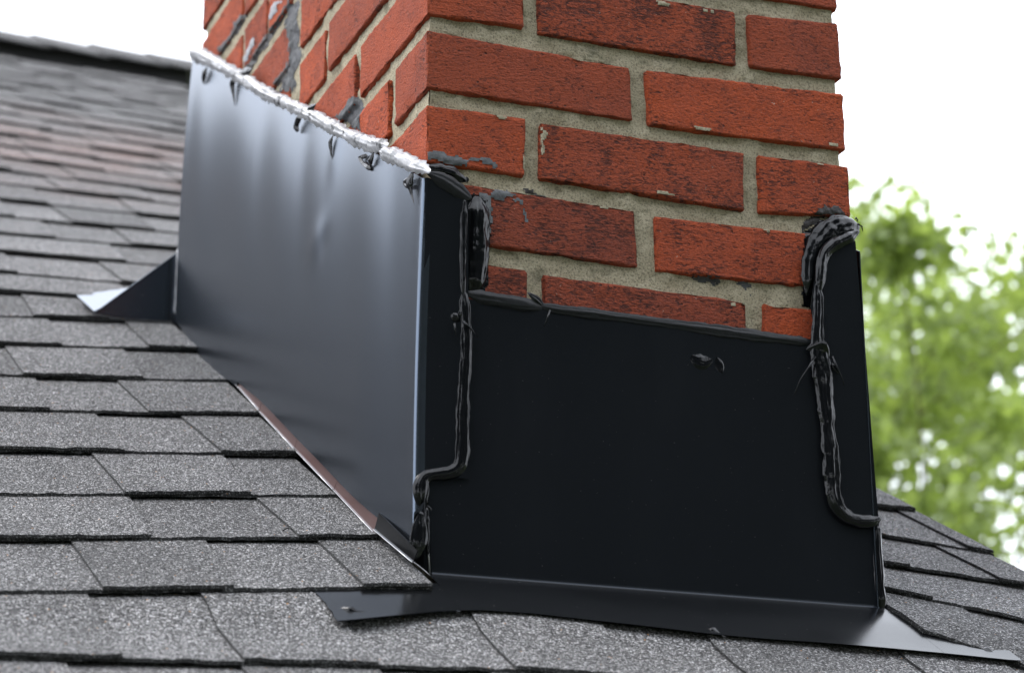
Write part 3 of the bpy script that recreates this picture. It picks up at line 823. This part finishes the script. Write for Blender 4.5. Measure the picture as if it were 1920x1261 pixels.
bead([(1648, 985, 8), (1645, 1020, 8), (1648, 1060, 9), (1650, 1100, 9), (1654, 1135, 10), (1658, 1152, 8)], fp, NF, .5, 3, .05, 20, rip_len=.02)
# smears on the front panel and dabs over the nails of the apron
bead([(1290, 662, 8), (1300, 672, 15), (1318, 682, 15), (1334, 674, 10), (1346, 666, 8)], fp, NF, .20, 3, .25, 21)
bead([(1336, 662, 7), (1348, 678, 12), (1353, 694, 10), (1352, 714, 4)], fp, NF, .22, 3, .1, 22)
NRF = Vector((0, -S, 1)).normalized()
rf = lambda u, v: on_roof(u, v, -.0072 if u > 725 else -.0105)
bead([(636, 1138, 6), (645, 1136, 12), (656, 1142, 11), (664, 1146, 5), (700, 1148, 2), (720, 1147, 1)], rf, NRF, .6, 2, .25, 23)
bead([(1316, 1180, 4), (1328, 1178, 9), (1344, 1184, 6), (1362, 1193, 2)], rf, NRF, .7, 2, .25, 24)
bead([(1832, 1212, 6), (1845, 1217, 13), (1860, 1222, 8), (1872, 1228, 4)], rf, NRF, .7, 2, .25, 25)
# along the top of the side panel: fat and rippled, with runs hanging from it
topA = [(u, v, w_*.86) for u, v, w_ in [(362, 98, 9), (372, 104, 14), (395, 113, 13), (415, 124, 11), (440, 138, 12), (465, 153, 11), (500, 176, 12), (530, 190, 11), (560, 205, 12), (590, 219, 12), (620, 236, 13), (650, 251, 12), (680, 266, 14), (705, 274, 15), (727, 272, 11)]]
bead(topA, sx, (-.88, 0, .48), .80, 1, .62, 30, M['silver'], rip_len=.0135)
bead([(716, 290, 9), (735, 291, 13), (760, 301, 13), (780, 311, 12), (800, 318, 9), (806, 322, 6)], sx, (-.88, 0, .48), .80, 1, .62, 31, M['silver'], rip_len=.012)
bead([(572, 212, 6), (585, 203, 7), (592, 195, 4)], sx, NS, .7, 2, .2, 310)
bead([(445, 142, 6), (462, 136, 8), (472, 130, 5)], sx, NS, .7, 2, .2, 311)
for i, run in enumerate(([(388, 126, 6), (384, 142, 6), (380, 158, 5)], [(441, 142, 8), (437, 160, 6), (438, 176, 3), (440, 200, 1)], [(505, 184, 5), (503, 196, 4)],
            [(566, 214, 6), (560, 226, 5), (556, 240, 5), (560, 244, 3)], [(624, 252, 3), (620, 268, 4), (621, 280, 3), (622, 300, 1)],
            [(700, 284, 6), (697, 300, 5), (692, 314, 5)], [(688, 292, 3), (674, 295, 3), (680, 306, 3), (694, 317, 4)],
            [(774, 322, 9), (770, 338, 8), (770, 352, 6), (772, 366, 2), (776, 384, 1)], [(768, 332, 3), (757, 342, 3), (762, 350, 3), (772, 344, 3)])):
    bead([(u, v, w_*1.25) for u, v, w_ in run], sx, NS, .8, 1, .15, 32+i, step=.0012)
# between the back pan and the side panel
bead([(343, 452, 8), (338, 466, 8), (337, 500, 7), (337, 540, 8), (335, 575, 9), (334, 600, 7)], lambda u, v: on_y(u, v, YB-.008), (-.75, -.66, 0), .7, 2, .12, 50, M['silver'], rip_len=.03)

# threads of mastic pulled off the bead
for a in ([(1528, 668), (1515, 690), (1500, 712), (1488, 742)], [(1560, 668), (1570, 690), (1578, 706), (1583, 722)], [(1608, 420), (1616, 424), (1618, 434)], [(1604, 408), (1608, 412), (1607, 416)],
          [(868, 602), (885, 618), (896, 632)], [(1031, 582), (1026, 596), (1020, 612)], [(852, 606), (853, 618), (855, 630)]):
    tube([on_y(u, v, YF-.004) for u, v in a], lambda t: .0011*(1-t)+.0003, 5, 'sealant_thread', M['sealant'], fl)

# ------------------------------------------------------------------ old tar and dried mastic smeared on the brickwork
from mathutils.bvhtree import BVHTree
bv_v, bv_f = [], []
for o_ in chim.children:
    if o_.name.split('.')[0] in ('brick', 'mortar_joint'):
        q0 = len(bv_v); bv_v += [v.co.copy() for v in o_.data.vertices]; bv_f += [tuple(i+q0 for i in p.vertices) for p in o_.data.polygons]
BVH = BVHTree.FromPolygons(bv_v, bv_f)
def patch(pts, plane, nrm, th, mat, parent, name, seed=0, feather=.006, keep=.5):
    """old mastic or tar lying on brick and joint alike, thick in the middle and thin and ragged at its rim"""
    P = [plane(u, v) for u, v in pts]; nrm = Vector(nrm)
    ai = 0 if abs(nrm.y) > .5 else 1
    pl = [(p[ai], p.z) for p in P]
    a0, a1 = min(p[0] for p in pl)-.002, max(p[0] for p in pl)+.002; b0, b1 = min(p[1] for p in pl)-.002, max(p[1] for p in pl)+.002
    st = .0016; na, nb_ = int((a1-a0)/st)+2, int((b1-b0)/st)+2
    def inside(a, b_):
        c = False
        for (xa, ya), (xb, yb) in zip(pl, pl[1:]+pl[:1]):
            if (ya > b_) != (yb > b_) and a < (xb-xa)*(b_-ya)/(yb-ya)+xa: c = not c
        return c
    def dist(a, b_):
        d = 9
        for (xa, ya), (xb, yb) in zip(pl, pl[1:]+pl[:1]):
            dx, dy = xb-xa, yb-ya; t = max(0, min(1, ((a-xa)*dx+(b_-ya)*dy)/(dx*dx+dy*dy+1e-12)))
            d = min(d, math.hypot(a-xa-t*dx, b_-ya-t*dy))
        return d
    V, idx, E = [], {}, []
    for i in range(na):
        for j in range(nb_):
            a, b_ = a0+i*st, b0+j*st
            d = dist(a, b_)*(1 if inside(a, b_) else -1)
            e = d/feather+.55*n3(a*130+seed, b_*130, seed)+.45*n3(a*330, b_*330, seed+4)
            if e < 0: continue
            org = Vector((a, -.05, b_)) if ai == 0 else Vector((-.05, a, b_))
            hit = BVH.ray_cast(org, -nrm)
            if hit[0] is None: continue
            p = hit[0]
            if (p-org).length > .062: p = org-nrm*.055
            p = p+nrm*(.0002+.0009*min(1, e)+.0005*max(0, n3(a*200, b_*200, 7+seed)))
            idx[(i, j)] = len(V); V.append(p); E.append(e)
    F = []
    for (i, j) in idx:
        q = [(i, j), (i+1, j), (i+1, j+1), (i, j+1)]
        if all(k in idx for k in q): F.append(tuple(idx[k] for k in q))
    if F: return mesh(name, V, F, mat, parent)
z4 = lambda L: [(780+a/3.502, 280+b_/3.502) for a, b_ in L]
z5 = lambda L: [(1200+a/3.318, 380+b_/3.318) for a, b_ in L]
z1 = lambda L: [(340+a/3.152, b_/3.152) for a, b_ in L]
zt_ = lambda L: [(350+a/7.007, b_/7.007) for a, b_ in L]
pf = lambda u, v: on_y(u, v, .0035); px_ = lambda u, v: on_x(u, v, .0035)
patch(z4([(25, 45), (90, 15), (170, 25), (320, 72), (400, 45), (470, 62), (515, 95), (530, 132), (455, 125), (400, 95), (345, 95), (325, 128), (230, 120), (120, 90), (40, 80)]), pf, NF, .0046, M['smear'], chim, 'tar_smear', 1)
patch(z4([(385, 285), (470, 295), (500, 262), (590, 268), (640, 290), (690, 340), (712, 400), (716, 470), (718, 550), (700, 470), (672, 400), (640, 345), (600, 330), (560, 362), (490, 335), (495, 460), (480, 600), (440, 590), (410, 400)]), pf, NF, .0044, M['smear'], chim, 'tar_smear', 2)
patch(z4([(672, 280), (720, 248), (770, 258), (800, 292), (875, 316), (790, 320), (710, 300)]), pf, NF, .0046, M['dark_tar'], chim, 'tar_smear', 3)
patch(z5([(1058, 80), (1090, 45), (1140, 12), (1165, 30), (1215, 22), (1245, 55), (1310, 80), (1255, 95), (1180, 85), (1110, 115), (1050, 175), (1000, 185), (1000, 140), (1030, 95)]), pf, NF, .0052, M['dark_tar'], chim, 'tar_smear', 4)
patch(z5([(270, 452), (350, 455), (440, 462), (525, 482), (480, 515), (430, 522), (390, 500), (330, 490)]), lambda u, v: on_y(u, v, .0046), NF, .0018, M['tar'], chim, 'tar_smear', 5)
patch(z5([(560, 480), (690, 492), (705, 520), (670, 540), (700, 580), (680, 590), (645, 550), (600, 510)]), lambda u, v: on_y(u, v, .0046), NF, .0018, M['tar'], chim, 'tar_smear', 6)
patch(z4([(318, 318), (400, 300), (470, 330), (490, 470), (482, 640), (470, 760), (480, 900), (440, 950), (330, 940), (312, 620)]), pf, NF, .004, M['sealant'], chim, 'sealant_film', 21, .004)
patch(z5([(1010, 190), (1100, 110), (1250, 85), (1330, 90), (1330, 200), (1180, 260), (1150, 560), (1080, 660), (1000, 640), (1020, 420), (995, 320)]), pf, NF, .004, M['sealant'], chim, 'sealant_film', 22, .004)
z2 = lambda L: [(760+a/3.708, b_/3.708) for a, b_ in L]
z3 = lambda L: [(1200+a/2.742, b_/2.742) for a, b_ in L]
for i, (zf, L) in enumerate(((z2, [(1200, 378), (1300, 395), (1390, 415), (1440, 440), (1300, 445), (1250, 420)]), (z2, [(570, 775), (650, 800), (720, 835), (660, 850), (600, 815)]), (z2, [(800, 1070), (840, 1090), (838, 1200), (800, 1180)]),
        (z2, [(930, 880), (985, 935), (955, 1000), (965, 1080), (925, 1130)]), (z2, [(200, 200), (330, 215), (440, 240), (300, 245)]), (z3, [(75, 12), (150, 20), (150, 45), (85, 42)]), (z3, [(300, 52), (380, 60), (372, 80), (310, 75)]),
        (z3, [(955, 738), (1015, 745), (1010, 768), (960, 762)]), (z3, [(260, 655), (360, 668), (350, 690), (270, 680)]), (z3, [(895, 835), (945, 842), (940, 862), (900, 858)]),
        (z3, [(70, 985), (180, 1000), (175, 1020), (80, 1010)]), (z4, [(1190, 365), (1270, 375), (1260, 410), (1195, 400)]), (z5, [(750, 160), (810, 170), (800, 192), (755, 186)]), (z5, [(545, 620), (585, 625), (580, 660), (550, 655)]))):
    patch(zf(L), pf, NF, .002, M['mortar'], chim, 'mortar_smear', 40+i, .0022)
# left face
patch(zt_([(1370, 0), (1500, 0), (1470, 250), (1480, 420), (1460, 600), (1550, 700), (1480, 820), (1420, 1000), (1440, 1180), (1350, 1230), (1180, 1210), (1250, 1080), (1360, 800), (1360, 560), (1330, 420), (1250, 360), (1300, 240)]), px_, NS, .0046, M['tar'], chim, 'tar_smear', 7, .013)
patch(zt_([(1380, 0), (1310, 130), (1200, 300), (1100, 400), (1000, 560), (900, 720), (800, 880), (750, 930), (860, 920), (920, 800), (1000, 690), (1060, 650), (1120, 500), (1250, 330), (1320, 180)]), lambda u, v: on_x(u, v, .004), NS, .0024, M['dark_tar'], chim, 'tar_smear', 8)
patch(zt_([(820, 190), (740, 190), (680, 290), (600, 450), (430, 640), (440, 700), (490, 700), (600, 540), (680, 440), (760, 290)]), lambda u, v: on_x(u, v, .004), NS, .0022, M['dark_tar'], chim, 'tar_smear', 9)
patch(zt_([(1320, 880), (1250, 960), (1130, 1120), (1200, 1140), (1290, 1060), (1330, 960)]), px_, NS, .0044, M['dark_tar'], chim, 'tar_smear', 10)
patch(zt_([(1310, 0), (1180, 30), (1130, 180), (1100, 300), (1160, 270), (1230, 150), (1240, 80), (1290, 60)]), px_, NS, .0046, M['pale'], chim, 'dried_sealant', 11)
patch(zt_([(940, 510), (870, 510), (830, 640), (770, 750), (730, 850), (790, 850), (870, 680), (920, 590)]), px_, NS, .0046, M['pale'], chim, 'dried_sealant', 12)
patch(zt_([(640, 300), (700, 270), (740, 300), (700, 400), (640, 390)]), px_, NS, .0046, M['tar'], chim, 'tar_smear', 13)
patch(z1([(1010, 590), (1058, 560), (1085, 650), (1080, 780), (1030, 760), (950, 715), (915, 690), (985, 640)]), px_, NS, .0046, M['tar'], chim, 'tar_smear', 14)

# ================================================================== trees
def tree(name, label, base, top, crown_r, nleaf, leaf, seed, lm, group=None, squash=1.0, bare=0.0):
    rr = np.random.RandomState(seed); pr = random.Random(seed)
    bx, by, bz = base
    t = empty(name, label, 'tree', base, group)
    cz = top-crown_r*squash
    bm = bmesh.new()
    def limb(p, q, r0_, r1_, bend=.12, seg=7, nseg=6):
        p, q = Vector(p), Vector(q); L = (q-p).length
        off = Vector((pr.uniform(-1, 1), pr.uniform(-1, 1), pr.uniform(-.3, .3)))*L*bend
        rings = []
        for i in range(nseg+1):
            s = i/nseg; c_ = p.lerp(q, s)+off*math.sin(math.pi*s); d = (q-p).normalized(); a = d.orthogonal().normalized(); b_ = d.cross(a); r_ = r0_+(r1_-r0_)*s
            rings.append([bm.verts.new(c_+a*r_*math.cos(2*math.pi*k/seg)+b_*r_*math.sin(2*math.pi*k/seg)) for k in range(seg)])
        for a_, c_ in zip(rings, rings[1:]):
            for k in range(seg): bm.faces.new((a_[k], a_[(k+1) % seg], c_[(k+1) % seg], c_[k]))
    limb((bx, by, bz), (bx, by, cz+crown_r*.3), .035*(top-bz), .05, .02)
    # branch ends carry the leaf clumps
    ends = []
    nb = 46
    for i in range(nb):
        v = rr.normal(size=3); v /= np.linalg.norm(v); rad_ = crown_r*(.45+.55*rr.rand()**.5)*(1+.18*noise.noise(Vector(v*1.9)+Vector((seed, 0, 0))))
        e = np.array([bx, by, cz])+v*np.array([rad_, rad_, rad_*squash]); ends.append(e)
        z_s = bz+(top-bz)*pr.uniform(.35, .75)
        limb((bx, by, min(z_s, e[2])), e, .016, .004, .12, 5, 5)
    bmobj('trunk', bm, M['bark'], t, True)
    ends = np.array(ends)
    k = rr.randint(0, nb, nleaf)
    s_ = .20*crown_r*(.5+rr.rand(nb))
    g = rr.normal(size=(nleaf, 3)); g /= np.linalg.norm(g, axis=1)[:, None]
    c = ends[k]+g*(s_[k]*rr.rand(nleaf)**.45)[:, None]*np.array([1.15, 1.15, .72])
    a = rr.normal(size=(nleaf, 3)); a /= np.linalg.norm(a, axis=1)[:, None]
    n = rr.normal(size=(nleaf, 3))*.8+np.array([0, 0, .9]); b_ = np.cross(n, a); b_ /= np.linalg.norm(b_, axis=1)[:, None]
    sz = leaf*(.6+.7*rr.rand(nleaf))[:, None]
    a = a*sz*.5; b_ = b_*sz*.36
    P = np.stack([c-a, c-a*.2+b_, c+a*.45+b_*.75, c+a*1.1, c+a*.45-b_*.75, c-a*.2-b_], 1).reshape(-1, 3)
    me = bpy.data.meshes.new('crown'); nv = len(P)
    me.vertices.add(nv); me.vertices.foreach_set('co', P.astype(np.float32).ravel())
    me.loops.add(nv); me.loops.foreach_set('vertex_index', np.arange(nv, dtype=np.int32))
    me.polygons.add(nleaf); me.polygons.foreach_set('loop_start', np.arange(0, nv, 6, dtype=np.int32)); me.polygons.foreach_set('loop_total', np.full(nleaf, 6, dtype=np.int32))
    me.materials.append(lm); me.update(calc_edges=True); me.validate()
    o = bpy.data.objects.new('crown', me); COL.objects.link(o); o.parent = t; o.matrix_parent_inverse = Matrix.Translation(-Vector(base))
    return t
def far(u, v, d):
    r_ = ray(u, v); return CAM+r_*(d/r_.dot(fw))
def put(u, v, d):
    p = far(u, v, d); return p
p = put(1530, 375, 12.5)
tree('maple_tree', 'light green maple whose crown shows just right of the chimney', (p.x, p.y, -4.3), p.z+.15, 2.0, 21000, .068, 3, M['leaf'], 'trees behind the house', .9)
p = put(2080, 400, 13.5)
tree('maple_tree', 'taller light green maple at the right edge behind the roof', (p.x, p.y, -4.3), p.z+.1, 2.3, 24000, .068, 5, M['leaf'], 'trees behind the house', .9)
p = put(1790, 500, 17)
tree('maple_tree', 'lower maple filling the gap between the two nearer crowns', (p.x, p.y, -4.3), p.z+.2, 2.5, 22000, .08, 8, M['leaf'], 'trees behind the house', .9)
# the trees on the street side, which the black front panel mirrors
for i, (x, y, tp, r_) in enumerate(((-10.5, -13, 9.5, 5.6), (-3.6, -15, 12.5, 6.6), (4.8, -14, 12, 6.4), (12.5, -12, 10, 5.8), (.5, -24, 19, 10))):
    tree('oak_tree', ['dark oak on the street side, leftmost of its row', 'dark oak on the street side facing the chimney front', 'dark oak on the street side right of the chimney front',
                      'dark oak on the street side, rightmost of its row', 'tall dark oak standing behind the street side row'][i], (x, y, -4.3), tp, r_, 7500, .75, 20+i, M['leaf_dark'], 'oaks on the street side', .95)
